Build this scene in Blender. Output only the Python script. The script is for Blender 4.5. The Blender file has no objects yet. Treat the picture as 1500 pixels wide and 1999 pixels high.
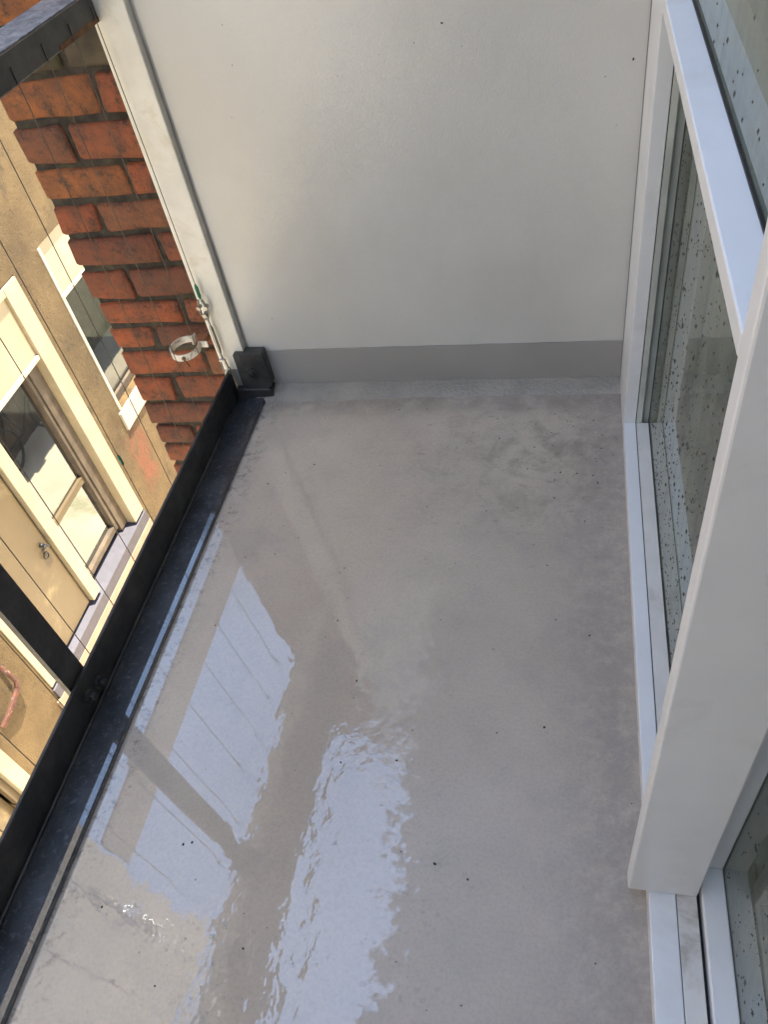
import bpy, bmesh, math, random
from mathutils import Vector, Matrix, noise
random.seed(7)
S = bpy.context.scene
COL = S.collection

# ------------------------------------------------------------------ camera
cam_d = bpy.data.cameras.new('camera'); cam = bpy.data.objects.new('camera', cam_d); COL.objects.link(cam)
R = ((0.974, 0.021, -0.226), (0.168, -0.736, 0.656), (-0.152, -0.677, -0.72))
cam.matrix_world = Matrix(((R[0][0], -R[0][1], -R[0][2], 0.0), (R[1][0], -R[1][1], -R[1][2], 0.0),
                           (R[2][0], -R[2][1], -R[2][2], 1.6), (0, 0, 0, 1)))
cam_d.sensor_fit = 'AUTO'; cam_d.sensor_width = 36.0; cam_d.lens = 1515.6 / 1999.0 * 36.0
cam_d.clip_start = 0.02; cam_d.clip_end = 1000
S.camera = cam

# ------------------------------------------------------------------ light
SUN = Vector((0.236, 0.19, 0.95)).normalized()
W = bpy.data.worlds.new('World'); S.world = W; W.use_nodes = True
nt = W.node_tree; nt.nodes.clear()
out = nt.nodes.new('ShaderNodeOutputWorld'); bg = nt.nodes.new('ShaderNodeBackground')
sky = nt.nodes.new('ShaderNodeTexSky'); sky.sky_type = 'NISHITA'; sky.sun_disc = False
sky.sun_elevation = math.asin(SUN.z); sky.sun_rotation = math.atan2(SUN.x, SUN.y)
sky.air_density = 1.0; sky.dust_density = 0.25; sky.ozone_density = 2.0
tc = nt.nodes.new('ShaderNodeTexCoord')
cn = nt.nodes.new('ShaderNodeTexNoise'); cn.inputs['Scale'].default_value = 1.6; cn.inputs['Detail'].default_value = 5
cr = nt.nodes.new('ShaderNodeValToRGB'); cr.color_ramp.elements[0].position = 0.2; cr.color_ramp.elements[0].color = (0.06,)*3 + (1,)
cr.color_ramp.elements[1].position = 0.75; cr.color_ramp.elements[1].color = (0.20,)*3 + (1,)
cm = nt.nodes.new('ShaderNodeMix'); cm.data_type = 'RGBA'; cm.inputs['B'].default_value = (11.0, 13.5, 18.0, 1)   # thin bright cloud veil
nt.links.new(tc.outputs['Generated'], cn.inputs['Vector']); nt.links.new(cn.outputs['Fac'], cr.inputs['Fac'])
nt.links.new(cr.outputs['Color'], cm.inputs['Factor']); nt.links.new(sky.outputs['Color'], cm.inputs['A'])
nt.links.new(cm.outputs['Result'], bg.inputs['Color']); bg.inputs['Strength'].default_value = 0.12
nt.links.new(bg.outputs['Background'], out.inputs['Surface'])
sun_d = bpy.data.lights.new('sun', 'SUN'); sun_d.energy = 5.0; sun_d.angle = math.radians(0.53); sun_d.color = (1.0, 0.93, 0.80)
sun = bpy.data.objects.new('sun', sun_d); COL.objects.link(sun)
sun.rotation_euler = (-SUN).to_track_quat('-Z', 'Y').to_euler()
S.view_settings.view_transform = 'Standard'; S.view_settings.look = 'None'
S.view_settings.exposure = 2.03; S.view_settings.gamma = 1.0; S.view_settings.use_curve_mapping = False
S.render.engine = 'CYCLES'; S.cycles.max_bounces = 8; S.cycles.diffuse_bounces = 5; S.cycles.glossy_bounces = 4
S.cycles.transparent_max_bounces = 12; S.cycles.use_denoising = True; S.cycles.use_adaptive_sampling = True; S.cycles.adaptive_threshold = 0.02; S.cycles.sample_clamp_indirect = 6.0
S.cycles.caustics_reflective = True; S.cycles.caustics_refractive = False

# ------------------------------------------------------------------ helpers
def tag(o, label=None, cat=None, group=None, kind=None):
    if label: o['label'] = label
    if cat: o['category'] = cat
    if group: o['group'] = group
    if kind: o['kind'] = kind
    return o
def empty(name, loc=(0, 0, 0), label=None, cat=None, group=None):
    o = bpy.data.objects.new(name, None); COL.objects.link(o); o.location = loc; o.empty_display_size = 0.05
    return tag(o, label, cat, group)
def link(name, me, mat, parent=None):
    o = bpy.data.objects.new(name, me); COL.objects.link(o)
    if mat and not me.materials: me.materials.append(mat)
    if parent is not None:
        o.parent = parent; o.matrix_parent_inverse = Matrix.Translation(-Vector(parent_world(parent)))
    return o
def parent_world(p):
    v = Vector(p.location)
    if p.parent is not None and p.type == 'EMPTY': v += parent_world(p.parent)
    return v
def mesh(name, verts, faces, mat, parent=None, smooth=False):
    me = bpy.data.meshes.new(name); me.from_pydata([tuple(v) for v in verts], [], faces)
    bm = bmesh.new(); bm.from_mesh(me); bmesh.ops.recalc_face_normals(bm, faces=bm.faces); bm.to_mesh(me); bm.free()
    if smooth:
        for p in me.polygons: p.use_smooth = True
    return link(name, me, mat, parent)
def frombm(name, bm, mat, parent=None, smooth=False):
    me = bpy.data.meshes.new(name); bmesh.ops.recalc_face_normals(bm, faces=bm.faces); bm.to_mesh(me); bm.free()
    if smooth:
        for p in me.polygons: p.use_smooth = True
    return link(name, me, mat, parent)
def bmbox(bm, x0, x1, y0, y1, z0, z1, bev=0.0, seg=1):
    vs = [bm.verts.new((x, y, z)) for x in (x0, x1) for y in (y0, y1) for z in (z0, z1)]
    fs = [(0, 1, 3, 2), (4, 6, 7, 5), (0, 4, 5, 1), (2, 3, 7, 6), (0, 2, 6, 4), (1, 5, 7, 3)]
    F = [bm.faces.new([vs[i] for i in f]) for f in fs]
    if bev > 0:
        ed = list({e for f in F for e in f.edges})
        bmesh.ops.bevel(bm, geom=ed, offset=bev, segments=seg, profile=0.5, affect='EDGES')
def box(name, x0, x1, y0, y1, z0, z1, mat, parent=None, bev=0.0, seg=2):
    bm = bmesh.new(); bmbox(bm, min(x0, x1), max(x0, x1), min(y0, y1), max(y0, y1), min(z0, z1), max(z0, z1), bev, seg)
    return frombm(name, bm, mat, parent)
def bmtube(bm, pts, r, n=8, closed=False, rx=None):
    rings = []; pts = [Vector(p) for p in pts]; m = len(pts)
    up = None
    for i, p in enumerate(pts):
        a = pts[(i - 1) % m] if (closed or i > 0) else p; b = pts[(i + 1) % m] if (closed or i < m - 1) else p
        t = (b - a).normalized()
        if up is None: up = t.orthogonal().normalized()
        u = (up - t * up.dot(t)).normalized(); v = t.cross(u); up = u
        rr = r[i] if isinstance(r, (list, tuple)) else r
        rings.append([bm.verts.new(p + (u * math.cos(q) + v * math.sin(q)) * rr) for q in [2 * math.pi * k / n for k in range(n)]])
    for i in range(m if closed else m - 1):
        A, B = rings[i], rings[(i + 1) % m]
        for k in range(n): bm.faces.new((A[k], A[(k + 1) % n], B[(k + 1) % n], B[k]))
    if not closed: bm.faces.new(rings[0][::-1]); bm.faces.new(rings[-1])
def tube(name, pts, r, mat, parent=None, n=8, closed=False):
    bm = bmesh.new(); bmtube(bm, pts, r, n, closed); return frombm(name, bm, mat, parent, smooth=True)
def prism_y(name, prof, y0, y1, mat, parent=None):        # (x,z) outline swept along y
    n = len(prof); v = [(x, y0, z) for x, z in prof] + [(x, y1, z) for x, z in prof]
    f = [tuple(range(n))[::-1], tuple(range(n, 2 * n))] + [(i, (i + 1) % n, n + (i + 1) % n, n + i) for i in range(n)]
    return mesh(name, v, f, mat, parent)

# ------------------------------------------------------------------ materials
class NT:
    def __init__(s, name):
        s.m = bpy.data.materials.new(name); s.m.use_nodes = True; s.t = s.m.node_tree; s.t.nodes.clear()
        s.o = s.n('ShaderNodeOutputMaterial'); s.co = s.n('ShaderNodeTexCoord')
    def n(s, typ, **kw):
        x = s.t.nodes.new(typ)
        for k, v in kw.items(): setattr(x, k, v)
        return x
    def l(s, a, b): s.t.links.new(a, b)
    def pr(s, **kw):
        p = s.n('ShaderNodeBsdfPrincipled')
        for k, v in kw.items(): s.set(p.inputs[k.replace('_', ' ')], v)
        return p
    def set(s, inp, v):
        if isinstance(v, bpy.types.NodeSocket): s.l(v, inp)
        else: inp.default_value = v
    def noise(s, scale, detail=3, rough=0.55, vec=None, dist=0.0):
        x = s.n('ShaderNodeTexNoise'); x.inputs['Scale'].default_value = scale; x.inputs['Detail'].default_value = detail
        x.inputs['Roughness'].default_value = rough; x.inputs['Distortion'].default_value = dist
        s.l(vec if vec is not None else s.co.outputs['Object'], x.inputs['Vector']); return x.outputs['Fac']
    def ramp(s, v, a, b, ca=0.0, cb=1.0):
        x = s.n('ShaderNodeMapRange'); x.interpolation_type = 'SMOOTHSTEP'
        for k, q in (('Value', v), ('From Min', a), ('From Max', b), ('To Min', ca), ('To Max', cb)): s.set(x.inputs[k], q)
        return x.outputs['Result']
    def math(s, op, a, b=0.0, c=0.0):
        x = s.n('ShaderNodeMath', operation=op); s.set(x.inputs[0], a); s.set(x.inputs[1], b); s.set(x.inputs[2], c); return x.outputs[0]
    def mix(s, f, a, b, blend='MIX'):
        x = s.n('ShaderNodeMix', data_type='RGBA', blend_type=blend); s.set(x.inputs['Factor'], f)
        for k, v in (('A', a), ('B', b)): s.set(x.inputs[k], v if isinstance(v, bpy.types.NodeSocket) else (tuple(v) + (1,) if len(v) == 3 else v))
        return x.outputs['Result']
    def xyz(s, vec=None):
        x = s.n('ShaderNodeSeparateXYZ'); s.l(vec if vec is not None else s.co.outputs['Object'], x.inputs[0]); return x.outputs
    def scaled(s, sx, sy, sz, loc=(0, 0, 0)):
        x = s.n('ShaderNodeMapping'); x.inputs['Scale'].default_value = (sx, sy, sz); x.inputs['Location'].default_value = loc
        s.l(s.co.outputs['Object'], x.inputs['Vector']); return x.outputs['Vector']
    def bump(s, h, strength=0.3, dist=0.01, normal=None):
        x = s.n('ShaderNodeBump'); x.inputs['Strength'].default_value = strength; x.inputs['Distance'].default_value = dist
        s.l(h, x.inputs['Height'])
        if normal is not None: s.l(normal, x.inputs['Normal'])
        return x.outputs['Normal']
    def done(s, sh): s.l(sh.outputs[0] if hasattr(sh, 'outputs') else sh, s.o.inputs['Surface']); return s.m

def simple(name, col, rough=0.5, var=0.15, scale=8, bump=0.0, bscale=60, metal=0.0, dirt=None, dscale=3.0, damt=0.5, spec=0.5, coat=0.0):
    t = NT(name)
    a = t.noise(scale, 5)
    dark = tuple(c * (1 - var) for c in col); lite = tuple(min(1, c * (1 + var)) for c in col)
    c = t.mix(t.ramp(a, 0.3, 0.7), dark, lite)
    if dirt:
        d = t.noise(dscale, 6, 0.65, dist=0.4); c = t.mix(t.ramp(d, 0.52, 0.72, 0, damt), c, dirt)
    p = t.pr(Base_Color=c, Roughness=rough, Metallic=metal)
    p.inputs['Specular IOR Level'].default_value = spec
    if coat: p.inputs['Coat Weight'].default_value = coat; p.inputs['Coat Roughness'].default_value = 0.08
    if bump: t.l(t.bump(t.noise(bscale, 4), bump, 0.004), p.inputs['Normal'])
    return t.done(p)

def floor_material():
    t = NT('wet_grey_coating'); x, y, z = t.xyz()
    big = t.noise(2.1, 5, 0.6); mid = t.noise(7.0, 6, 0.65); fine = t.noise(140, 3, 0.7); patch = t.noise(4.3, 5, 0.6, vec=t.scaled(1, .7, 1, (4, 1, 0)))
    c = t.mix(t.ramp(big, 0.3, 0.7), (0.470, 0.408, 0.338), (0.535, 0.465, 0.388))
    c = t.mix(t.ramp(mid, 0.45, 0.78, 0, 0.30), c, (0.30, 0.28, 0.265))
    c = t.mix(t.ramp(fine, 0.35, 0.75, 0, 0.22), c, (0.22, 0.205, 0.19))
    # brownish grime that collects in the far inner corner and along the frame
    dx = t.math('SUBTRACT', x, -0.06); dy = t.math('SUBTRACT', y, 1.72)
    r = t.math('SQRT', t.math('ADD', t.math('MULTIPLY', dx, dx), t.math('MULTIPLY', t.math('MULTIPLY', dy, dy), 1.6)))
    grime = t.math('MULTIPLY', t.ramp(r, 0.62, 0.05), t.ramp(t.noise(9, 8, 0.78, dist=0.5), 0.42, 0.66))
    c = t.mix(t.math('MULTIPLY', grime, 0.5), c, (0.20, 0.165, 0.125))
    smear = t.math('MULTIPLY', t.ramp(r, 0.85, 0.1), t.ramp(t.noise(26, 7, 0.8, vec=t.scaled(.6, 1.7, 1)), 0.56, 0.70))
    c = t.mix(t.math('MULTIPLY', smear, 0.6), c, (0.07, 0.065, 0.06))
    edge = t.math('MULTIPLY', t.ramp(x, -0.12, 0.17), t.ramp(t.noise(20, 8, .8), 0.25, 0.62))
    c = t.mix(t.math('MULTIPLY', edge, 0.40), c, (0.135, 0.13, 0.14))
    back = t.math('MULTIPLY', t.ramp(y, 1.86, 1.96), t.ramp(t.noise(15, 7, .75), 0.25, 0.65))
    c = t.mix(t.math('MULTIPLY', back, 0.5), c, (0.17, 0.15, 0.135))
    sp = t.n('ShaderNodeTexVoronoi'); sp.inputs['Scale'].default_value = 34; t.l(t.co.outputs['Object'], sp.inputs['Vector'])
    spk = t.math('MULTIPLY', t.ramp(sp.outputs['Distance'], 0.10, 0.055), t.ramp(t.noise(12, 2), 0.60, 0.66))
    c = t.mix(t.math('MULTIPLY', spk, 0.8), c, (0.04, 0.04, 0.04))
    edge2 = t.math('MULTIPLY', t.ramp(x, -0.93, -1.0), t.ramp(t.noise(38, 5, .75), 0.50, 0.66))
    c = t.mix(t.math('MULTIPLY', edge2, 0.6), c, (0.09, 0.085, 0.08))
    p = t.pr(Base_Color=c, Roughness=0.30)
    p.inputs['Specular IOR Level'].default_value = 0.18
    # water film: calm by the outer edge, rippled and beaded further in, thin and following the coating grain at the far end
    calm = t.ramp(x, -0.80, -0.46); far = t.ramp(y, 0.85, 1.5)
    w1 = t.noise(16, 3, 0.5, vec=t.scaled(1.0, .8, 1)); w2 = t.noise(46, 3, 0.6); w3 = t.noise(150, 2, 0.6)
    h = t.math('ADD', t.math('MULTIPLY', w1, t.math('ADD', t.math('MULTIPLY', calm, 0.95), t.ramp(y, .50, .34, 0, .45))),
               t.math('ADD', t.math('MULTIPLY', w2, t.math('MULTIPLY', t.ramp(x, -0.58, -0.28), 0.55)), t.math('MULTIPLY', w3, t.math('MULTIPLY', t.ramp(x, -.50, -.15), 0.06))))
    n2 = t.bump(h, 1.0, 0.0020)
    film = t.math('ADD', t.ramp(y, 1.10, 1.25, 0, .05), t.ramp(t.math('ADD', x, t.math('ADD', t.math('MULTIPLY', t.math('SUBTRACT', t.noise(9, 4, .6), .5), .30), t.math('MULTIPLY', t.math('SUBTRACT', t.noise(44, 3, .6), .5), .24))), -.298, -.338, .10, t.ramp(y, 1.0, 1.35, 1.0, .40)))
    t.l(t.math('MINIMUM', film, 1.0), p.inputs['Coat Weight']); p.inputs['Coat Roughness'].default_value = 0.012; p.inputs['Coat IOR'].default_value = 1.9
    t.l(n2, p.inputs['Coat Normal'])
    t.l(t.bump(fine, 0.12, 0.001), p.inputs['Normal'])
    return t.done(p)

def cove_material():
    t = NT('wet_grey_cove')
    c = t.mix(t.ramp(t.noise(6, 5), .35, .7), (0.19, 0.172, 0.138), (0.26, 0.235, 0.19))
    c = t.mix(t.ramp(t.noise(22, 6, .7), .58, .75, 0, .4), c, (0.10, 0.09, 0.07))
    p = t.pr(Base_Color=c, Roughness=0.45); p.inputs['Coat Weight'].default_value = 1; p.inputs['Coat Roughness'].default_value = 0.01; p.inputs['Coat IOR'].default_value = 2.3
    t.l(t.bump(t.math('ADD', t.noise(85, 3, .6), t.math('MULTIPLY', t.noise(210, 2), .4)), 1.0, 0.016), p.inputs['Coat Normal'])
    return t.done(p)

def wall_material(name, ca, cb, coat=0.35):
    t = NT(name)
    c = t.mix(t.ramp(t.noise(1.7, 5), .3, .7), ca, cb)
    c = t.mix(t.ramp(t.noise(5, 6, .7, vec=t.scaled(1, 1, .35)), .55, .8, 0, .22), c, tuple(q * .78 for q in ca))
    c = t.mix(t.ramp(t.noise(95, 3, .7), .68, .80, 0, .30), c, (0.30, 0.29, 0.26))
    p = t.pr(Base_Color=c, Roughness=0.5); p.inputs['Coat Weight'].default_value = coat; p.inputs['Coat Roughness'].default_value = 0.05; p.inputs['Coat IOR'].default_value = 1.6
    t.l(t.bump(t.math('ADD', t.noise(220, 3), t.math('MULTIPLY', t.noise(18, 3), .8)), 0.35, 0.0022), p.inputs['Normal'])
    t.l(t.bump(t.math('ADD', t.noise(130, 3), t.math('MULTIPLY', t.noise(40, 2), .8)), 0.8, 0.0016), p.inputs['Coat Normal'])
    return t.done(p)

def brick_material(wet=False):
    t = NT('old_red_brick'); oi = t.n('ShaderNodeObjectInfo').outputs['Random']
    cr = t.n('ShaderNodeValToRGB'); t.l(oi, cr.inputs['Fac'])
    e = cr.color_ramp.elements; e[0].position = 0; e[0].color = (0.125, 0.036, 0.016, 1); e[1].position = 1; e[1].color = (0.33, 0.105, 0.018, 1)
    for pos, col in ((.25, (.21, .050, .016, 1)), (.5, (.27, .062, .015, 1)), (.75, (.16, .056, .024, 1))):
        q = e.new(pos); q.color = col
    off = t.n('ShaderNodeVectorMath', operation='ADD'); t.l(t.co.outputs['Object'], off.inputs[0])
    cmb = t.n('ShaderNodeCombineXYZ'); 
    for i in range(3): t.l(t.math('MULTIPLY', oi, 37.0 + 11 * i), cmb.inputs[i])
    t.l(cmb.outputs[0], off.inputs[1]); v = off.outputs[0]
    c = t.mix(t.ramp(t.noise(14, 5, .6, vec=v), .35, .7, 0, .65), cr.outputs['Color'], (0.085, 0.036, 0.019))
    c = t.mix(t.ramp(t.noise(19, 8, .85, vec=v), .46, .66, 0, .9), c, (0.018, 0.013, 0.010))
    c = t.mix(t.ramp(t.noise(9, 5, .7, vec=v), .60, .78, 0, .6), c, (0.085, 0.068, 0.028))
    c = t.mix(t.ramp(t.noise(85, 4, .8, vec=v), .66, .76, 0, .5), c, (0.26, 0.17, 0.10))
    p = t.pr(Base_Color=c, Roughness=0.75)
    t.l(t.bump(t.math('ADD', t.noise(40, 5, .7, vec=v), t.math('MULTIPLY', t.noise(190, 3, vec=v), .35)), 0.9, 0.008), p.inputs['Normal'])
    return t.done(p)

def steel_material():
    t = NT('dark_painted_steel')
    c = t.mix(t.ramp(t.noise(9, 6, .65), .35, .7), (0.026, 0.025, 0.024), (0.066, 0.063, 0.060))
    c = t.mix(t.ramp(t.noise(55, 5, .75, dist=.3), .60, .75, 0, .35), c, (0.16, 0.17, 0.18))
    c = t.mix(t.ramp(t.noise(7, 6, .7), .66, .8, 0, .5), c, (0.06, 0.035, 0.02))
    p = t.pr(Base_Color=c, Roughness=t.ramp(t.noise(30, 4), .3, .7, .28, .5)); p.inputs['Specular IOR Level'].default_value = .5
    t.l(t.bump(t.noise(90, 4), .25, .003), p.inputs['Normal'])
    return t.done(p)
def flange_material():
    t = NT('wet_dark_steel'); x, y, z = t.xyz()
    c = t.mix(t.ramp(t.noise(10, 6, .65), .35, .7), (0.020, 0.022, 0.026), (0.055, 0.060, 0.068))
    c = t.mix(t.ramp(t.noise(70, 5, .8, dist=.3), .52, .70, 0, .65), c, (0.17, 0.185, 0.20))
    wet = t.math('MULTIPLY', t.ramp(y, 1.40, 1.30), t.ramp(t.noise(7, 4, .6, vec=t.scaled(.6, 1, 1)), .28, .33))
    p = t.pr(Base_Color=c, Roughness=.42); p.inputs['Specular IOR Level'].default_value = .5
    t.l(t.bump(t.noise(110, 4), .5, .003), p.inputs['Normal'])
    t.l(t.math('MULTIPLY_ADD', wet, .6, .4), p.inputs['Coat Weight']); p.inputs['Coat Roughness'].default_value = .02; p.inputs['Coat IOR'].default_value = 2.0
    return t.done(p)
def galv_material():
    t = NT('galvanised_steel')
    v = t.n('ShaderNodeTexVoronoi'); v.inputs['Scale'].default_value = 60; t.l(t.co.outputs['Object'], v.inputs['Vector'])
    c = t.mix(t.ramp(t.noise(25, 5, .7), .35, .7), (.22, .26, .31), (.52, .57, .63))
    p = t.pr(Base_Color=c, Roughness=.45, Metallic=.15)
    t.l(t.bump(v.outputs['Distance'], .7, .006), p.inputs['Normal']); return t.done(p)

def glass_material(name, tint, dirt=0.10, dcol=(.42, .48, .42), rough=0.0, ior=1.5):
    t = NT(name)
    bf = t.n('ShaderNodeNewGeometry').outputs['Backfacing']
    fr = t.n('ShaderNodeFresnel'); t.l(t.math('MULTIPLY_ADD', bf, 1 / ior - ior, ior), fr.inputs['IOR'])
    tr = t.n('ShaderNodeBsdfTransparent'); tr.inputs['Color'].default_value = tint + (1,)
    gl = t.n('ShaderNodeBsdfGlossy'); gl.inputs['Roughness'].default_value = rough; gl.inputs['Color'].default_value = (.97, 1.0, .975, 1)
    m = t.n('ShaderNodeMixShader'); t.l(fr.outputs[0], m.inputs[0]); t.l(tr.outputs[0], m.inputs[1]); t.l(gl.outputs[0], m.inputs[2])
    df = t.n('ShaderNodeBsdfDiffuse'); df.inputs['Color'].default_value = dcol + (1,)
    f = t.ramp(t.noise(9, 6, .7, vec=t.scaled(1, 1, .3)), .35, .75, dirt * .4, dirt * 1.8)
    m2 = t.n('ShaderNodeMixShader'); t.l(f, m2.inputs[0]); t.l(m.outputs[0], m2.inputs[1]); t.l(df.outputs[0], m2.inputs[2])
    return t.done(m2)

def stucco_material():
    t = NT('weathered_yellow_render')
    c = t.mix(t.ramp(t.noise(1.1, 6, .65), .3, .7), (0.095, 0.056, 0.016), (0.195, 0.122, 0.042))
    c = t.mix(t.ramp(t.noise(2.2, 7, .7, vec=t.scaled(1, 1, .5), dist=.6), .50, .70, 0, .7), c, (0.080, 0.040, 0.009))
    c = t.mix(t.ramp(t.noise(3.6, 7, .75, vec=t.scaled(1, 1, 1, (3, 5, 1)), dist=.8), .56, .66, 0, .55), c, (0.038, 0.026, 0.013))
    c = t.mix(t.ramp(t.noise(5, 8, .75, dist=1.2), .60, .66, 0, .5), c, (0.25, 0.19, 0.11))
    x, y, z = t.xyz()
    px = t.math('MULTIPLY', t.ramp(t.math('ABSOLUTE', t.math('SUBTRACT', y, 5.72)), .28, .08), t.ramp(t.math('ABSOLUTE', t.math('SUBTRACT', z, -3.85)), .5, .2))
    c = t.mix(t.math('MULTIPLY', px, t.ramp(t.noise(5, 5, .7), .35, .55)), c, (0.22, 0.075, 0.028))
    p = t.pr(Base_Color=c, Roughness=.85)
    t.l(t.bump(t.math('ADD', t.noise(9, 7, .75), t.math('MULTIPLY', t.noise(60, 5, .7), .45)), 1.0, .06), p.inputs['Normal'])
    return t.done(p)

M = {}
M['floor'] = floor_material(); M['cove'] = cove_material()
M['wall'] = wall_material('white_wall_paint', (0.54, 0.525, 0.48), (0.61, 0.595, 0.55), .38)
M['base'] = wall_material('grey_base_paint', (0.30, 0.29, 0.265), (0.35, 0.335, 0.31), .5)
M['trim'] = simple('white_trim_paint', (0.70, 0.68, 0.60), .45, .08, 9, .1, 60, dirt=(.42, .33, .20), dscale=9, damt=.35)
M['groove'] = simple('grey_sealant', (0.36, 0.35, 0.32), .6)
M['frame'] = simple('white_powder_coat', (0.78, 0.80, 0.82), .32, .03, 5, .05, 120, dirt=(.55, .54, .50), dscale=7, damt=.25)
M['frame_dirty'] = simple('grimy_white_frame', (0.70, 0.69, 0.66), .45, .06, 9, .1, 60, dirt=(.22, .17, .11), dscale=6, damt=.7)
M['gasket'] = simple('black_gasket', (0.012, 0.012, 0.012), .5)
M['steel'] = steel_material(); M['flange'] = flange_material(); M['galv'] = galv_material()
M['rust'] = simple('rusty_steel', (0.16, 0.075, 0.03), .8, .4, 40, .4, 120)
M['wire'] = simple('stainless_wire', (0.12, 0.10, 0.075), .35, .1, 30, metal=.7)
M['stainless'] = simple('weathered_stainless', (0.32, 0.31, 0.28), .35, .25, 60, metal=.85)
M['green'] = simple('green_plastic_sleeve', (0.005, 0.16, 0.075), .4, .1)
M['brick'] = brick_material(); M['mortar'] = simple('dark_mossy_mortar', (0.032, 0.026, 0.019), .95, .5, 30, 1.0, 45, dirt=(.085, .075, .035), dscale=14, damt=.7)
M['clip'] = simple('flaking_white_clip_paint', (0.62, 0.60, 0.53), .6, .1, 30, .4, 90, dirt=(.13, .065, .015), dscale=38, damt=1.0)
M['stone'] = simple('dark_mossy_stone', (0.052, 0.040, 0.024), .9, .45, 14, .8, 30, dirt=(.035, .034, .012), dscale=7, damt=.8)
M['stucco'] = stucco_material()
M['cream'] = simple('cream_joinery_paint', (0.36, 0.29, 0.175), .5, .08, 3, .1, 50, dirt=(.50, .40, .22), dscale=4, damt=.4)
M['ftrim'] = simple('off_white_sash_paint', (0.40, 0.35, 0.26), .5, .1, 6, dirt=(.25, .19, .10), dscale=6, damt=.5)
M['creamp'] = simple('cream_panel_paint', (0.36, 0.285, 0.165), .6, .06, 2, dirt=(.60, .52, .38), dscale=2, damt=.3)
M['doorp'] = simple('beige_door_paint', (0.105, 0.070, 0.029), .5, .10, 2, .1, 40, dirt=(.30, .22, .10), dscale=2.5, damt=.5)
M['brownwood'] = simple('brown_timber_reveal', (0.10, 0.072, 0.045), .6, .25, 8)
M['sill'] = simple('blue_grey_sill', (0.045, 0.040, 0.052), .6, .15, 10, .2, 60)
M['pinkstone'] = simple('pinkish_stone_strip', (0.27, 0.19, 0.125), .8, .1, 6, .3, 40)
M['iron'] = simple('black_iron', (0.012, 0.011, 0.010), .5)
M['ground'] = simple('pale_paving', (0.80, 0.68, 0.51), .85, .12, 1.5, .3, 12, dirt=(.22, .27, .10), dscale=.7, damt=.8)
M['slab'] = simple('painted_concrete_soffit', (0.50, 0.49, 0.47), .7, .06, 2, .2, 40)
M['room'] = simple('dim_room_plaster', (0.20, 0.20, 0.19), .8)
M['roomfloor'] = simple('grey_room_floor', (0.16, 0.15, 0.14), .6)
M['inner'] = simple('pale_grey_inner_sash', (0.50, 0.53, 0.50), .5)
M['sealgreen'] = simple('grey_green_edge_seal', (0.38, 0.41, 0.38), .5)
M['timber'] = simple('weathered_timber', (0.11, 0.085, 0.06), .8, .3, 6, .4, 40)
M['greywall'] = simple('grey_brown_render', (0.33, 0.29, 0.24), .85, .15, 3, .5, 20)
M['pipe'] = simple('shiny_zinc_pipe', (0.75, 0.75, 0.73), .22, .03, 10, metal=.9)
M['glass'] = glass_material('greenish_window_glass', (.70, .75, .71), .20, (.36, .38, .345))
M['fglass'] = glass_material('dark_reflective_glass', (.32, .34, .32), .02, (.4, .4, .4), ior=2.6)
M['dglass'] = glass_material('dark_window_glass', (.18, .19, .18), .01, (.3, .3, .3), ior=1.75)
M['bead'] = glass_material('clear_water_bead', (.93, .94, .95), .0, (.4, .4, .4), ior=1.6)
M['drop'] = simple('dirty_water_drop', (0.025, 0.032, 0.028), .15, .2)
M['grit'] = simple('dark_leaf_grit', (0.025, 0.022, 0.018), .8, .5, 30)
M['tyre'] = simple('black_rubber', (0.015, 0.015, 0.015), .6); M['bikeframe'] = simple('black_cycle_enamel', (0.02, 0.02, 0.022), .25)
M['redpaint'] = simple('flaked_red_oxide', (0.09, 0.028, 0.014), .7, .3, 20, .4, 60, dirt=(.45, .40, .34), dscale=18, damt=.9)

# ------------------------------------------------------------------ ground and floor
WY = 2.04
box('ground', -150, 150, -150, 150, -5.0, -4.75, M['ground'])
tag(bpy.data.objects['ground'], 'pale sunlit paving of the yard below', 'ground', kind='structure')

def fz(x):                      # the coating falls gently towards the open edge
    k = 0.0375; a = -0.35 - x; w = 0.12
    return -k * (0.5 * (a + math.sqrt(a * a + w * w)))
xs = [-1.112 + i * (0.40 + 1.112) / 40 for i in range(41)]; ys = [-1.5, -1.0, -.5, 0, .5, 1.0, 1.5, 2.030]
V = [(x, y, fz(x)) for y in ys for x in xs]; nX = len(xs)
F = [(j * nX + i, j * nX + i + 1, (j + 1) * nX + i + 1, (j + 1) * nX + i) for j in range(len(ys) - 1) for i in range(nX - 1)]
nv = len(V); V += [(x, y, -0.22) for y in (ys[0], ys[-1]) for x in (xs[0], xs[-1])]
c00, c10, c01, c11 = 0, nX - 1, (len(ys) - 1) * nX, len(ys) * nX - 1
F += [(nv, nv + 1, nv + 3, nv + 2), (c00, *range(0, 0), nv, nv + 2, c01), (nv + 1, c10, c11, nv + 3)]
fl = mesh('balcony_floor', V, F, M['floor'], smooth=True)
tag(fl, 'wet grey coated balcony floor with puddle along the open edge', 'floor', kind='structure')
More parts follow.
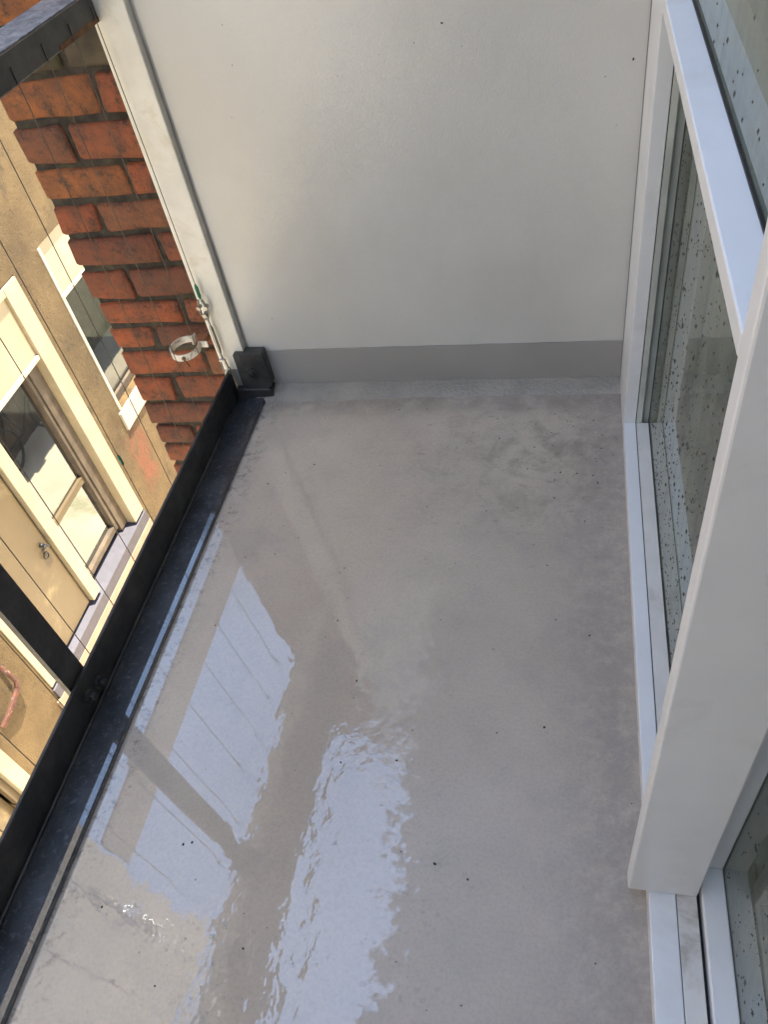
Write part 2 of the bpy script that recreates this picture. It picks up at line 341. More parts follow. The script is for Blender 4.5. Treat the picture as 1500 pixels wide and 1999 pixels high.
# cove fillet between floor and end wall
NX = 300; PR = [(1.9730, -0.0030), (1.979, .001), (1.986, 0.005), (1.994, .008), (2.002, .0105), (2.010, 0.013), (2.018, .015), (2.027, .017), (2.0355, 0.019)]; NP = len(PR)
xc = [-1.05 + i * 1.22 / NX for i in range(NX + 1)]
V = []
for x in xc:
    for k, (y, z) in enumerate(PR):
        d = (.0022 * noise.noise((x * 120, y * 120, 3)) + .0012 * noise.noise((x * 260, y * 260, 9))) * (0 if k == 0 else 1)
        V.append((x, y + .0025 * noise.noise((x * 9, y * 3, 1)), z + fz(x) * (1 - z / .021) + .0015 + d))
F = [(i * NP + k, i * NP + k + 1, (i + 1) * NP + k + 1, (i + 1) * NP + k) for i in range(NX) for k in range(NP - 1)]
tag(mesh('cove_fillet', V, F, M['cove'], fl, smooth=True), 'glittering wet rounded fillet where floor meets end wall')

# ------------------------------------------------------------------ end wall
ew = empty('end_wall', (-.4, WY, 0), 'white painted end wall with grey base band across the balcony', 'wall')
box('wall_panel', -1.042, .164, WY, WY + .17, .154, 3.0, M['wall'], ew)
# base band: slightly wavy hand-painted top edge
xb = [-1.042 + i * 1.206 / 40 for i in range(41)]
V = []
for x in xb:
    zt = .154 + .003 * noise.noise((x * 6, 0, 0)) + .0006 * random.uniform(-1, 1)
    V += [(x, WY - .0035, -.2), (x, WY - .0035, zt), (x, WY + .16, zt), (x, WY + .16, -.2)]
F = [(i * 4 + a, (i + 1) * 4 + a, (i + 1) * 4 + b, i * 4 + b) for i in range(40) for a, b in ((0, 1), (1, 2), (2, 3), (3, 0))] + [(0, 1, 2, 3), (160, 163, 162, 161)]
tag(mesh('base_band', V, F, M['base'], ew), 'grey painted band along the foot of the wall')
box('sealant_groove', -1.054, -1.042, WY + .004, WY + .1, -.2, 3.0, M['groove'], ew)
box('edge_trim', -1.152, -1.054, 2.015, WY + .17, .095, 3.0, M['trim'], ew, .003)
box('trim_foot', -1.151, -1.0545, 2.0165, WY + .165, -.3, .095, M['base'], ew)

# ------------------------------------------------------------------ steel edge angle
UX = -1.122; UT = .098; FZ = -.010
ang = empty('steel_edge_angle', (UX, 0, 0), 'black steel angle edging the open side of the balcony floor', 'steel angle')
prism_y('upstand', [(UX, FZ - .0125), (UX, UT - .002), (UX - .002, UT), (UX - .008, UT), (UX - .010, UT - .002), (UX - .010, -.12), (UX - .0005, -.12)], -1.3, 2.010, M['steel'], ang)
prism_y('flange', [(UX + .0005, FZ - .0042), (-1.024, FZ), (-1.022, FZ - .002), (-1.022, FZ - .022), (UX + .0005, FZ - .022)], -1.3, 1.9915, M['flange'], ang)
tube('inner_weld', [(UX + .003, y / 10 - 1.3, FZ - .001) for y in range(0, 33)], .005, M['steel'], ang, 6)
# end box against the wall
prof = [(-1.085, .026), (-1.000, .026), (-.983, .040), (-.983, .166), (-.988, .170), (-1.085, .170)]
V = [(x, 1.992, z) for x, z in prof] + [(x, WY - .004, z) for x, z in prof]; n = 6
eb = mesh('end_box', V, [tuple(range(6))[::-1], tuple(range(6, 12))] + [(i, (i + 1) % n, n + (i + 1) % n, n + i) for i in range(n)], M['steel'], ang)
tube('box_weld', [(-1.09 + i * .0085, 1.989, .027 + .001 * (i % 2)) for i in range(13)], .004, M['steel'], ang, 6)
box('end_shelf', -1.118, -.986, 1.9925, WY - .006, -.06, .0255, M['steel'], ang, .004)
for nm, r, d in (('washer', .021, .006), ('nut', .013, .020), ('stud', .007, .030)):
    b = bmesh.new(); bmtube(b, [(-1.036, 1.9915, .098), (-1.036, 1.9915 - d, .098)], r, 6 if nm == 'nut' else 18)
    frombm(nm, b, M['steel'], ang)
for by, bz in ((.790, .045), (.836, .032)):
    b = bmesh.new(); bmtube(b, [(UX + .0005, by, bz), (UX + .012, by, bz)], .017, 6); bmtube(b, [(UX + .012, by, bz), (UX + .024, by, bz)], .009, 12)
    frombm('bolt', b, M['steel'], ang)

# ------------------------------------------------------------------ balustrade: post, rails, wires
WX = -1.1270
pst = box('steel_post', -1.150, -1.1345, .771, .842, -.14, 1.160, M['steel'])
tag(pst, 'flat dark steel post bolted outside the edge angle', 'post')
rl = empty('wire_rail', (-1.135, 0, 1.2), 'galvanised rail with dark face holding the tops of the wires', 'rail')
RZ0, RZ1 = 1.152, 1.212
box('face_plate', -1.141, -1.133, -1.3, 2.012, RZ0, RZ1, M['steel'], rl, .001)
box('top_plate', -1.250, -1.1415, -1.3, 2.012, RZ1 - .006, RZ1 + .002, M['galv'], rl, .001)
tube('lower_lip', [(-1.1335, -1.3, RZ0 + .0005), (-1.1335, 2.012, RZ0 + .0005)], .0013, M['stainless'], rl, 6)
tube('upper_lip', [(-1.1335, -1.3, RZ1 - .0005), (-1.1335, 2.012, RZ1 - .0005)], .0012, M['stainless'], rl, 6)
box('rust_edge', -1.1328, -1.1312, 1.80, 2.011, RZ0 - .001, RZ0 + .010, M['rust'], rl)
wire_y = [.294, .439, .585, .730, .875, 1.022, 1.168, 1.310, 1.457, 1.596, 1.735, 1.870, 1.995]
for y in wire_y:
    box('slot', -1.1329, -1.1315, y - .0022, y + .0022, RZ0 + .001, RZ0 + .034, M['gasket'], rl)
ORD = ['', 'second', 'third', 'fourth', 'fifth', 'sixth', 'seventh', 'eighth', 'ninth', 'tenth', 'eleventh', 'twelfth', 'thirteenth']
WL = ['thin vertical stainless balustrade wire, %s from the white end wall' % q for q in ORD]
WL[8] = 'thin vertical stainless wire just beyond the flat steel post'; WL[9] = 'thin vertical stainless wire just on the near side of the steel post'
for i, y in enumerate(wire_y):
    last = i == len(wire_y) - 1; sleeve = abs(y - 1.310) < .01
    zb = .43 if last else UT - .06
    pts = [(WX - (.004 if not last else 0), y, zb), (WX, y, zb + (RZ0 + .03 - zb) * .5), (-1.1315, y, RZ0 + .03)]
    if not last and not sleeve:
        o = tube('balustrade_wire', pts, .0012, M['wire'], None, 6)
        tag(o, WL[len(wire_y) - 1 - i], 'wire', 'plain balustrade wires')
    elif sleeve:
        e = empty('balustrade_wire', (WX, y, 0), 'thin vertical wire with a small green sleeve low down', 'wire', 'balustrade wires with green sleeves')
        tube('wire', pts, .0012, M['wire'], e, 6); tube('sleeve', [(WX - .001, y, .325), (WX - .001, y, .355)], .004, M['green'], e, 8)
    else:
        e = empty('balustrade_wire', (WX, y, 0), 'wire nearest the white wall with green sleeve, clamp and turnbuckle', 'wire', 'balustrade wires with green sleeves')
        tube('wire', pts, .0013, M['wire'], e, 6)
        tube('sleeve', [(WX, y, .385), (WX, y, .395), (WX, y, .425), (WX, y, .438)], [.003, .0058, .0058, .002], M['green'], e, 10)
        b = bmesh.new()
        for s in (-1, 1):
            bmtube(b, [(WX + s * .006, y - .006, .385), (WX + s * .012, y - .006, .365), (WX + s * .012, y - .006, .335), (WX + s * .003, y - .006, .312)], .004, 8)
            bmtube(b, [(WX + s * .012, y - .014, .358), (WX + s * .012, y + .006, .358)], .007, 6)
        bmtube(b, [(WX, y - .014, .330), (WX, y + .006, .330)], .008, 6)
        frombm('clamp', b, M['stainless'], e)
        tube('turnbuckle', [(WX, y, .318), (WX, y, .288), (WX, y, .284), (WX, y, .276), (WX, y, .190), (WX, y, .182), (WX, y, .178), (WX, y, .145)],
             [.0032, .0032, .0050, .0070, .0070, .0050, .0034, .0034], M['stainless'], e, 10)
        b = bmesh.new(); bmtube(b, [(WX + .006, y, .150), (WX + .009, y, .128), (WX + .009, y, .092)], .0030, 8)
        bmtube(b, [(WX - .010, y, .150), (WX - .011, y, .128), (WX - .011, y, .100)], .0030, 8)
        bmtube(b, [(WX + .006, y, .112), (WX + .014, y, .112)], .007, 6); bmtube(b, [(WX - .012, y, .150), (WX + .008, y, .150)], .0055, 8)
        frombm('shackle', b, M['stainless'], e)

# ------------------------------------------------------------------ brick pier
PY = 2.25; PXL = -1.690
bp = empty('brick_pier', (-1.45, PY, -4.75), 'weathered red brick pier beside the white trim', 'pier')
box('mortar_core', PXL + .014, -1.15, PY + .012, PY + .50, -4.75, 3.12, M['mortar'], bp)
ztop = [0.980, 0.857]; k = -1
px_z = [.857, .724, .604, .488, .367, .234, .127, .018, -.108, -.234, -.354, -.465, -.583]
zs = [px_z[0] + .125 * i for i in range(18, 0, -1)] + px_z + [px_z[-1] - .12 * i for i in range(1, 8)]
def brick_mesh(L, H, D, seed):
    rnd = random.Random(seed); bm = bmesh.new(); bmbox(bm, 0, L, 0, D, 0, H)
    bmesh.ops.subdivide_edges(bm, edges=[e for e in bm.edges if abs(e.verts[0].co.x - e.verts[1].co.x) > L * .5], cuts=2)
    bmesh.ops.bevel(bm, geom=[e for e in bm.edges if e.calc_face_angle(0) > .5], offset=.009, segments=1, profile=.6, affect='EDGES')
    for v in bm.verts:
        n = noise.noise_vector(v.co * 17 + Vector((seed * 3.1, seed, 0))); v.co += Vector((n.x * .011, n.y * .008, n.z * .008))
    me = bpy.data.meshes.new('brick'); bmesh.ops.recalc_face_normals(bm, faces=bm.faces); bm.to_mesh(me); bm.free(); me.materials.append(M['brick'])
    for p in me.polygons: p.use_smooth = True
    return me
cache = {}
for c in range(len(zs) - 1):
    z1, z0 = zs[c], zs[c + 1]; H = z1 - z0 - .019
    idx = c - 18                         # course under px_z[0] is 0
    header_first = (idx % 2 == 0)
    if idx == -2:                        # one dark weathered stone course
        for q, (a, b2) in enumerate(((PXL + .02, -1.43), (-1.415, -1.155))):
            sm = brick_mesh(b2 - a, H, .11, 900 + q); sm.materials.clear(); sm.materials.append(M['stone'])
            o = bpy.data.objects.new('stone', sm); COL.objects.link(o); o.parent = bp; o.matrix_parent_inverse = Matrix.Translation((1.45, -PY, 4.75)); o.location = (a, PY, z0 + .008)
        continue
    x = PXL + random.uniform(-.007, .007); first = True; q = 0
    while x < -1.17:
        L = (.165 if header_first else .325) if first else .325
        L *= random.uniform(.96, 1.04); L = min(L, -1.15 - x)
        if L < .05: break
        key = (round(L, 2), round(H, 2), (c + q) % 4)
        if key not in cache: cache[key] = brick_mesh(key[0], key[1], .11, c * 7 + q)
        o = bpy.data.objects.new('brick', cache[key]); COL.objects.link(o); o.parent = bp; o.matrix_parent_inverse = Matrix.Translation((1.45, -PY, 4.75))
        o.location = (x, PY + random.uniform(-.004, .006), z0 + .008 + random.uniform(-.002, .002)); o.rotation_euler = (0, random.uniform(-.012, .012), random.uniform(-.01, .01))
        x += L + .016; first = False; q += 1
for c in range(len(zs) - 1):
    H = round(zs[c] - zs[c + 1] - .019, 2); y = PY + .128
    if zs[c] < -1.2: break
    for L in ((.16, .19) if c % 2 else (.24, .11)):
        key = (L, H, c % 4)
        if key not in cache: cache[key] = brick_mesh(L, H, .11, 300 + c)
        o = bpy.data.objects.new('brick', cache[key]); COL.objects.link(o); o.parent = bp; o.matrix_parent_inverse = Matrix.Translation((1.45, -PY, 4.75))
        o.location = (PXL + .112, y, zs[c + 1] + .008); o.rotation_euler = (0, 0, math.pi / 2); y += L + .016
# ------------------------------------------------------------------ pipe clip on the pier
cx, cy, cz = -1.352, 2.165, .082
pc = empty('pipe_clip', (cx, cy, cz), 'flaking white ring shaped pipe clip fixed to the bricks', 'pipe clip')
def band(a0, a1, r, w, th, n=28):
    bm = bmesh.new(); rows = []
    for i in range(n + 1):
        a = a0 + (a1 - a0) * i / n; ca, sa = math.cos(a), math.sin(a); j = 1 + .03 * noise.noise((ca * 3, sa * 3, 0))
        rows.append([bm.verts.new((cx + ca * q * j, cy + sa * q * j, cz + z + .004 * sa)) for q, z in ((r, -w / 2), (r, w / 2), (r + th, w / 2), (r + th, -w / 2))])
    for A, B in zip(rows, rows[1:]):
        for k in range(4): bm.faces.new((A[k], A[(k + 1) % 4], B[(k + 1) % 4], B[k]))
    bm.faces.new(rows[0]); bm.faces.new(rows[-1][::-1]); return bm
frombm('ring', band(math.radians(70), math.radians(385), .052, .026, .004), M['clip'], pc)
box('ear', cx + .010, cx + .016, cy + .040, cy + .078, cz - .014, cz + .014, M['clip'], pc, .001)
box('ear', cx + .049, cx + .080, cy + .020, cy + .025, cz - .012, cz + .013, M['clip'], pc, .001)
tube('stem', [(cx + .06, cy + .022, cz), (cx + .07, cy + .06, cz + .002), (cx + .068, cy + .10, cz)], .008, M['rust'], pc, 8)
b = bmesh.new(); bmtube(b, [(cx + .012, cy - .058, cz - .004), (cx + .032, cy - .072, cz - .030)], .0035, 8); bmtube(b, [(cx + .010, cy - .045, cz - .002), (cx + .013, cy - .060, cz - .005)], .007, 6)
frombm('screw', b, M['rust'], pc)

# ------------------------------------------------------------------ building across the yard
FX = -4.6
ob = empty('rendered_building', (FX, 4, -4.75), 'weathered yellow rendered house across the yard with cream joinery', 'building')
openings = [(3.0, 5.275, -4.30, -1.30), (5.70, 7.30, -3.17, -1.30), (.9, 2.285, -4.63, -1.9)]
yc = sorted({2.06, 9.0} | {v for o in openings for v in o[:2] if 2.06 < v < 9.0}); zc = sorted({-4.75, 4.4} | {v for o in openings for v in o[2:]})
bm = bmesh.new()
def inside(y, z): return any(a < y < b and c < z < d for a, b, c, d in openings)
vc = {}
def gv(x, y, z):
    k = (round(x, 4), round(y, 4), round(z, 4))
    if k not in vc: vc[k] = bm.verts.new(k)
    return vc[k]
for i in range(len(yc) - 1):
    for j in range(len(zc) - 1):
        y0, y1, z0, z1 = yc[i], yc[i + 1], zc[j], zc[j + 1]
        if inside((y0 + y1) / 2, (z0 + z1) / 2): continue
        for x in (FX, FX - .35): bm.faces.new([gv(x, *q) for q in ((y0, z0), (y1, z0), (y1, z1), (y0, z1))])
        for (dy, dz, a, b_) in ((-1, 0, (y0, z0), (y0, z1)), (1, 0, (y1, z0), (y1, z1)), (0, -1, (y0, z0), (y1, z0)), (0, 1, (y0, z1), (y1, z1))):
            ni, nj = i + dy, j + dz
            solid = 0 <= ni < len(yc) - 1 and 0 <= nj < len(zc) - 1 and not inside((yc[ni] + yc[ni + 1]) / 2, (zc[nj] + zc[nj + 1]) / 2)
            if not solid: bm.faces.new([gv(FX, *a), gv(FX, *b_), gv(FX - .35, *b_), gv(FX - .35, *a)])
frombm('wall', bm, M['stucco'], ob)
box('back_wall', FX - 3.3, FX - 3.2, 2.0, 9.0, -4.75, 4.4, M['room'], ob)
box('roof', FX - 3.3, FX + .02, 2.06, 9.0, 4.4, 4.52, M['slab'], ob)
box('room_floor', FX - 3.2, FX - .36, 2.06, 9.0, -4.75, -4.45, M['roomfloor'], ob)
def bxf(nm, y0, y1, z0, z1, d0, d1, mat, par, bev=.004): return box(nm, FX + d0, FX + d1, y0, y1, z0, z1, mat, par, bev, 1)
# doorset: outer frame
bxf('door_frame', 5.06, 5.27, -4.215, -1.31, -.12, .015, M['cream'], ob)
bxf('door_frame', 3.005, 3.13, -4.215, -1.31, -.12, .015, M['cream'], ob)
bxf('door_frame', 3.132, 5.058, -1.38, -1.31, -.12, .014, M['cream'], ob)
bxf('mullion', 3.985, 4.13, -4.19, -1.382, -.13, .012, M['cream'], ob)
bxf('overpanel', 4.132, 5.058, -1.965, -1.382, -.10, -.02, M['creamp'], ob); bxf('overpanel', 3.132, 3.983, -1.965, -1.382, -.10, -.02, M['creamp'], ob)
bxf('panel_rail', 4.132, 5.058, -2.01, -1.967, -.10, .002, M['ftrim'], ob)
win = bxf('window', 4.92, 5.056, -4.19, -2.012, -.20, -.08, M['brownwood'], ob)
bxf('sash_stile', 4.862, 4.918, -4.06, -2.06, -.19, -.10, M['brownwood'], win); bxf('sash_stile', 4.132, 4.165, -4.06, -2.06, -.19, -.12, M['brownwood'], win)
bxf('sash_rail', 4.132, 4.918, -4.13, -4.062, -.19, -.10, M['brownwood'], win); bxf('sash_rail', 4.132, 4.918, -2.058, -2.012, -.19, -.10, M['brownwood'], win)
bxf('glazing_bar', 4.167, 4.860, -3.375, -3.300, -.19, -.12, M['doorp'], win)
bxf('pane', 4.167, 4.860, -3.30, -2.06, -.16, -.15, M['fglass'], win, 0); bxf('pane', 4.167, 4.860, -4.06, -3.375, -.16, -.15, M['fglass'], win, 0)
dr = bxf('door', 3.16, 3.965, -4.185, -2.0, -.09, -.035, M['doorp'], ob)
b = bmesh.new(); hx, hy, hz = FX - .035, 3.885, -3.27
bmtube(b, [(hx, hy, hz + .055), (hx + .03, hy, hz + .055)], .022, 10)
bmtube(b, [(hx + .03, hy - .04, hz + .03), (hx + .045, hy + .01, hz + .045), (hx + .035, hy + .045, hz)], .012, 8)
bmtube(b, [(hx + .02, hy + .03 * math.cos(a) - .03, hz - .05 + .035 * math.sin(a)) for a in [i * math.pi / 5 for i in range(10)]], .007, 6, closed=True)
tag(frombm('handle', b, M['iron'], dr, True), 'black iron latch handle with hanging ring')
bxf('door_leaf_edge', 3.132, 3.158, -4.185, -2.0, -.09, -.05, M['brownwood'], ob)
# sills and steps at the foot
prism_y('doorstep', [(FX - .14, -4.195), (FX + .020, -4.255), (FX + .020, -4.385), (FX - .14, -4.385)], 2.995, 5.279, M['sill'], ob)
bxf('step_strip', 2.945, 5.29, -4.505, -4.387, -.05, .025, M['pinkstone'], ob); bxf('plinth', 2.93, 5.30, -4.63, -4.507, -.05, .030, M['cream'], ob)
# second window
w2 = bxf('window', 5.702, 5.745, -3.165, -1.31, -.14, .008, M['ftrim'], ob)
bxf('shade', 5.747, 7.29, -1.80, -1.31, -.10, -.03, M['creamp'], w2); bxf('shade_rail', 5.747, 7.29, -1.835, -1.802, -.10, -.005, M['ftrim'], w2)
bxf('pane', 5.747, 7.29, -3.08, -1.837, -.13, -.12, M['dglass'], w2, 0); bxf('sash_rail', 5.747, 7.29, -3.165, -3.082, -.15, -.09, M['brownwood'], w2)
bxf('window_sill', 5.66, 7.32, -3.40, -3.172, -.05, .03, M['ftrim'], ob)
# third opening: brown door with cream frame at the left
bxf('door_frame', 2.135, 2.28, -4.63, -1.91, -.10, .015, M['cream'], ob); 
bxf('brown_door', 2.065, 2.133, -4.62, -1.91, -.12, -.05, M['doorp'], ob)
b = bmesh.new(); bmtube(b, [(FX + .02, 2.765, -3.45), (FX + .05, 2.765, -3.56), (FX + .05, 2.77, -3.70), (FX + .05, 2.735, -3.755)], .022, 6); bmtube(b, [(FX + .05, 2.735, -3.755), (FX + .05, 2.60, -3.80), (FX + .02, 2.42, -3.86)], .024, 6)
rb = frombm('wall_bracket', b, M['redpaint']); tag(rb, 'bent rusty red bracket on the stained rendered wall', 'bracket')
# taller neighbour mirrored in the puddle; board and pipe added for band and glint
tb = empty('tall_building', (FX, 0, -4.75), 'taller grey brown rendered block left of the yellow house', 'building')
box('wall', FX - 4, FX, -8, .899, -4.75, 7.65, M['greywall'], tb); box('wall', FX - 4, FX, .901, 2.055, -1.9, 7.65, M['greywall'], tb)
box('wall', FX - 4, FX - .15, .901, 2.053, -4.75, -1.902, M['doorp'], tb)
cp = empty('roof_canopy', (FX, 5, 4.52), 'dark raised canopy edge above the flat roof of the yellow house', 'canopy')  # unseen board on posts, added to block sky from a band of the puddle
box('fascia', FX - .03, FX, 2.10, 8.9, 5.13, 5.70, M['timber'], cp); box('post', FX - .06, FX - .01, 8.5, 8.6, 4.521, 5.129, M['timber'], cp); box('post', FX - .06, FX - .01, 6.9, 7.0, 4.521, 5.129, M['timber'], cp)
box('bracket', FX - .028, FX - .002, 2.82, 3.10, 5.05, 5.129, M['timber'], cp)
dp = tube('drainpipe', [(FX + .06, 1.74, 5.35), (FX + .06, 1.72, 6.80)], .024, M['pipe'], None, 16); tag(dp, 'short shiny zinc pipe high on the taller block', 'pipe')  # unseen pipe, added to put a bright glint in the puddle

# ------------------------------------------------------------------ yard: bicycle mirrored in the panes across, with added boards to darken them
fe = empty('fence', (-2.2, 7, -4.75), 'dark vertical board fence on the near side of the yard', 'fence')  # unseen boards, added so the panes opposite mirror something dark
for i in range(36):
    y = 5.0 + i * .155; box('board', -2.21 + .01 * (i % 2), -2.185 + .01 * (i % 2), y, y + .148, -4.75, -2.9 + random.uniform(-.01, .01), M['timber'], fe)
bk = empty('bicycle', (-2.42, 6.9, -4.75), 'black bicycle leaning by the dark fence', 'bicycle')
for wy in (6.35, 7.40):
    tube('wheel', [(-2.42, wy + .32 * math.cos(a), -4.42 + .32 * math.sin(a)) for a in [i * math.pi / 16 for i in range(32)]], .02, M['tyre'], bk, 8, True)
b = bmesh.new(); P = {'r': (-2.42, 6.35, -4.42), 'f': (-2.42, 7.40, -4.42), 'bb': (-2.42, 6.80, -4.45), 's': (-2.42, 6.66, -3.95), 'h': (-2.42, 7.25, -3.90), 'h2': (-2.42, 7.28, -4.02), 'bar': (-2.42, 7.2, -3.72)}
for a, c in (('r', 'bb'), ('r', 's'), ('bb', 's'), ('s', 'h'), ('bb', 'h2'), ('h', 'f'), ('h', 'bar')): bmtube(b, [P[a], P[c]], .016, 8)
frombm('frame', b, M['bikeframe'], bk, True); tube('handlebar', [(-2.67, 7.1, -3.72), (-2.52, 7.22, -3.70), (-2.32, 7.22, -3.70), (-2.26, 7.1, -3.72)], .014, M['bikeframe'], bk)
b = bmesh.new(); bmbox(b, -2.49, -2.35, 6.53, 6.78, -3.88, -3.83, .02, 2); frombm('saddle', b, M['tyre'], bk)

# ------------------------------------------------------------------ window wall on the right
bw = empty('balcony_window', (.2, 1.2, 0), 'fixed white framed window with wet glass beside the end wall', 'window')
RT = .040; JY = 1.794; MY = .500
box('bottom_rail', .165, .1985, .5325, JY, -.06, RT, M['frame'], bw, .002); box('glazing_bead', .2005, .2345, .5325, JY, -.06, RT - .001, M['frame_dirty'], bw, .002)
box('jamb', .165, .1985, JY, WY - .005, -.06, 2.4, M['frame'], bw, .002); box('glazing_bead', .2005, .2160, JY + .0005, WY - .005, -.06, 2.4, M['inner'], bw, .002); box('edge_seal', .2165, .2350, JY + .014, WY - .006, -.06, 2.4, M['sealgreen'], bw)
box('gasket', .1978, .2012, .5325, JY + .02, -.06, RT - .004, M['gasket'], bw); box('gasket', .1978, .2012, JY + .004, JY + .02, RT - .003, 2.4, M['gasket'], bw)
mu = box('mullion', .129, .248, MY, MY + .032, RT + .002, 2.4, M['frame'], bw, .003, 2)
tr = box('transom', .129, .236, MY + .0325, JY - .001, 1.203, 1.226, M['frame'], bw, .002, 2)
box('transom_gasket', .1645, .1680, MY + .0330, JY - .002, 1.2262, 1.229, M['gasket'], bw)
pane = box('pane', .2365, .2425, .5335, WY - .01, -.04, 1.214, M['glass'], bw)
pane_u = box('pane', .1685, .1745, .5335, JY - .002, 1.2265, 2.39, M['glass'], bw)
sa = empty('inner_sash', (.28, 1.2, 0), 'pale grey sash frame behind the wet window glass', 'window')
box('stile', .262, .300, 1.272, 1.385, .03, 2.38, M['inner'], sa, .004); box('bottom_rail', .262, .300, .50, 1.2715, -.035, .028, M['inner'], sa, .004)
box('seal', .258, .262, 1.3855, 1.400, -.03, 2.38, M['gasket'], sa)  # black strip standing in for the shadow gap beside the stile
bd = empty('balcony_door', (.25, 0, 0), 'white framed glazed door bay nearest the viewer, grime along its sill', 'door')
box('sill_rail', .165, .2120, -1.4, .5315, -.06, RT, M['frame'], bd, .002); box('sill_track', .2132, .2480, -1.4, .5315, -.06, RT - .001, M['frame_dirty'], bd, .002)
box('track_gap', .2115, .2137, -1.4, .531, -.06, RT - .004, M['gasket'], bd); box('seal', .2480, .2548, -1.4, .58, -.06, .020, M['gasket'], bd)  # second box: black strip filling the dark gap before the sash
box('sash_rail', .2550, .2960, -1.4, .61, -.05, RT + .012, M['frame'], bd, .003); box('sash_stile', .2552, .2958, .55, .61, RT + .0125, 2.38, M['frame'], bd, .003)
pane_d = box('pane', .2965, .3025, -1.38, .62, .0, 2.38, M['glass'], bd)
def drops(name, parent, x, yr, zr, n, rs, seed):
    rnd = random.Random(seed); bm = bmesh.new()
    for i in range(n):
        y = rnd.uniform(*yr); z = zr[0] + (zr[1] - zr[0]) * rnd.random() ** 1.1; r = rnd.uniform(*rs) * (1 if rnd.random() < .8 else 1.6); st = rnd.uniform(1.1, 2.0); ty = rnd.uniform(-.2, .2)
        c = bm.verts.new((x - r * .45, y, z)); ring = [bm.verts.new((x + .0002, y + r * math.cos(a) + ty * r * st * math.sin(a), z + r * st * math.sin(a) * (1 if math.sin(a) < 0 else .8))) for a in [k * math.pi / 3.5 for k in range(7)]]
        for k in range(7): bm.faces.new((c, ring[k], ring[(k + 1) % 7]))
    o = frombm(name, bm, M['drop'], parent, True); o['kind'] = 'stuff'; return o
drops('raindrops', bw, .2363, (.56, 1.78), (.05, 1.19), 1500, (.0010, .0034), 3)
drops('raindrops', bw, .1683, (.56, 1.7), (1.24, 2.2), 480, (.0010, .0028), 5)
drops('raindrops', bd, .2963, (-.4, .53), (.06, 1.3), 1000, (.0012, .0034), 8)
# building body round the window wall and the room behind it
hb = empty('house_body', (1.5, 0, -4.75), 'house the balcony belongs to, walls round the window and storey below', 'building')
box('lower_wall', .30, 5.0, -4, 2.2, -4.75, -.225, M['slab'], hb); box('near_wall', .16, 5.0, -4, -1.42, -.224, 2.4, M['wall'], hb)
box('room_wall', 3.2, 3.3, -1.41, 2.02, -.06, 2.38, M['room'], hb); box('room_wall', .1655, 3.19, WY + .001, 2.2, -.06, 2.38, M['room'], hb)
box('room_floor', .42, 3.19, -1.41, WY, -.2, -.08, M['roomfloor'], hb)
box('upper_wall', .165, 5.0, -4, 3.8, 2.402, 7.9, M['wall'], hb); box('side_wall', .30, 5.0, 2.201, 3.8, -4.75, 2.401, M['wall'], hb)
ob2 = box('top_rail', -1.430, -1.228, -1.66, 2.235, 1.80, 1.826, M['steel']); tag(ob2, 'flat dark steel top rail running above the wire rail', 'rail')  # unseen strip, added to keep sky out of one band of the puddle
pw = box('near_partition', -1.15, .158, -1.66, -1.505, -.3, 3.6, M['wall']); tag(pw, 'white partition closing the near end of the balcony', 'wall')

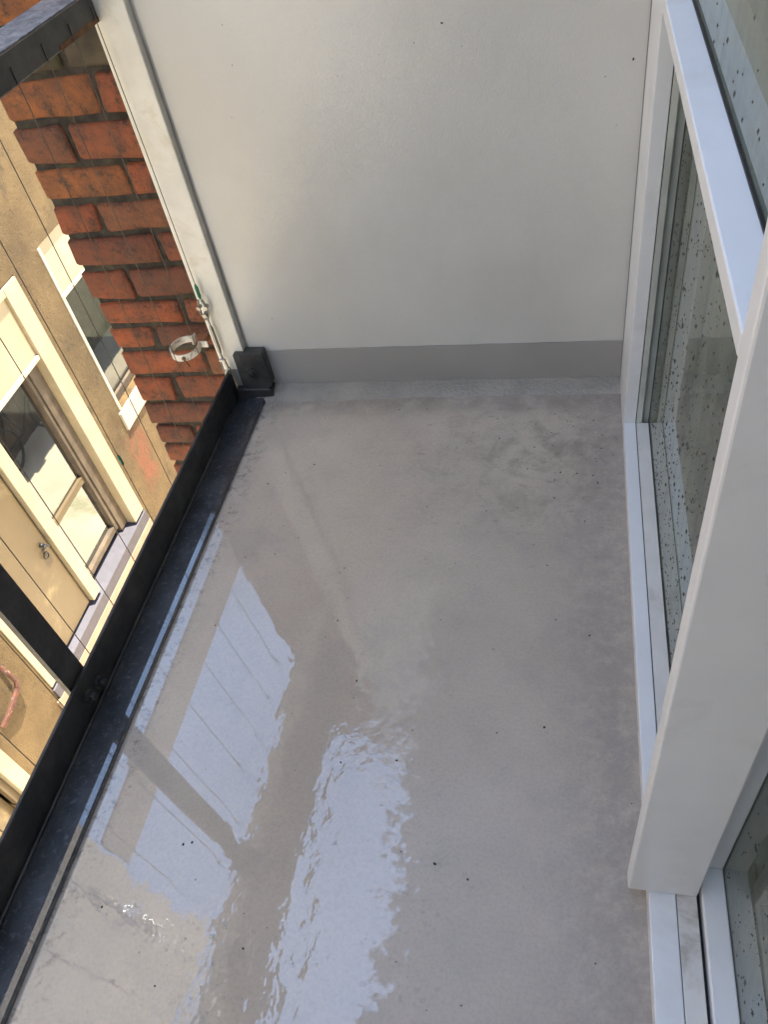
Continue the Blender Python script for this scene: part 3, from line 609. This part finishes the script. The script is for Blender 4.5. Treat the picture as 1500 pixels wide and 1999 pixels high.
# ------------------------------------------------------------------ small things on the floor and wall
rnd = random.Random(21); bm = bmesh.new()
def flake(x, y, z, r, nrm='z'):
    n = rnd.choice((4, 5, 6)); a0 = rnd.uniform(0, 6.28); el = rnd.uniform(.35, 1); pts = []
    for k in range(n):
        a = a0 + 2 * math.pi * k / n; u = r * math.cos(a) * rnd.uniform(.7, 1.2); v = r * el * math.sin(a) * rnd.uniform(.7, 1.2)
        c, s = math.cos(a0), math.sin(a0); pts.append((u * c - v * s, u * s + v * c))
    if nrm == 'z': top = [bm.verts.new((x + p, y + q, z + .0006)) for p, q in pts]; mid = bm.verts.new((x, y, z + .0006 + r * .5))
    else: top = [bm.verts.new((x + p, y - .0004, z + q)) for p, q in pts]; mid = bm.verts.new((x, y - .0004 - r * .4, z))
    for k in range(n): bm.faces.new((mid, top[k], top[(k + 1) % n]))
flake(-.235, .515, fz(-.235), .0045); flake(-.21, 1.47, fz(-.21), .003)
for i in range(230):
    if i < 130: x, y = .02 + rnd.gauss(0, .16), 1.70 + rnd.gauss(0, .16)
    else: x, y = rnd.uniform(-.95, .15), rnd.uniform(.22, 1.95)
    if -1.0 < x < .155 and .15 < y < 1.97: flake(x, y, fz(x), rnd.choice((.0010, .0014, .0018, .0023, .0032)) * rnd.uniform(.7, 1.15))
g = frombm('floor_grit', bm, M['grit']); tag(g, 'scattered dark grit and leaf crumbs on the wet floor', 'grit', kind='stuff')
bm = bmesh.new(); rb2 = random.Random(5)
def bead(x, y, r):
    z = fz(x) + .0004; n = 9; top = bm.verts.new((x, y, z + r * .42)); rings = []
    for f, h in ((.55, .36), (.9, .17), (1.0, 0)):
        rings.append([bm.verts.new((x + r * f * math.cos(a), y + r * f * math.sin(a), z + r * h)) for a in [k * 2 * math.pi / n for k in range(n)]])
    for k in range(n):
        bm.faces.new((top, rings[0][k], rings[0][(k + 1) % n]))
        for A, B in zip(rings, rings[1:]): bm.faces.new((A[k], B[k], B[(k + 1) % n], A[(k + 1) % n]))
for i in range(190):
    if i < 110: x, y = -.27 + rb2.gauss(0, .055), rb2.uniform(.2, .72)
    else: x, y = -.64 + rb2.gauss(0, .05), rb2.uniform(.19, .36)
    bead(x, y, rb2.choice((.0018, .0025, .0032, .0045)) * rb2.uniform(.8, 1.2))
g = frombm('water_beads', bm, M['bead'], None, True); tag(g, 'small round water beads on the wet floor near the puddle edge', 'water', kind='stuff')
bm = bmesh.new()
for i in range(46): flake(rnd.uniform(-.95, .14), WY, rnd.uniform(.18, 1.25), rnd.choice((.0008, .0012, .0018)) * rnd.uniform(.7, 1.1), 'y')
flake(-.30, WY, 1.05, .004, 'y'); flake(.135, WY, .93, .004, 'y')
g = frombm('wall_specks', bm, M['grit']); tag(g, 'tiny dark specks stuck to the white end wall', 'speck', kind='stuff')
bpy.context.view_layer.update()
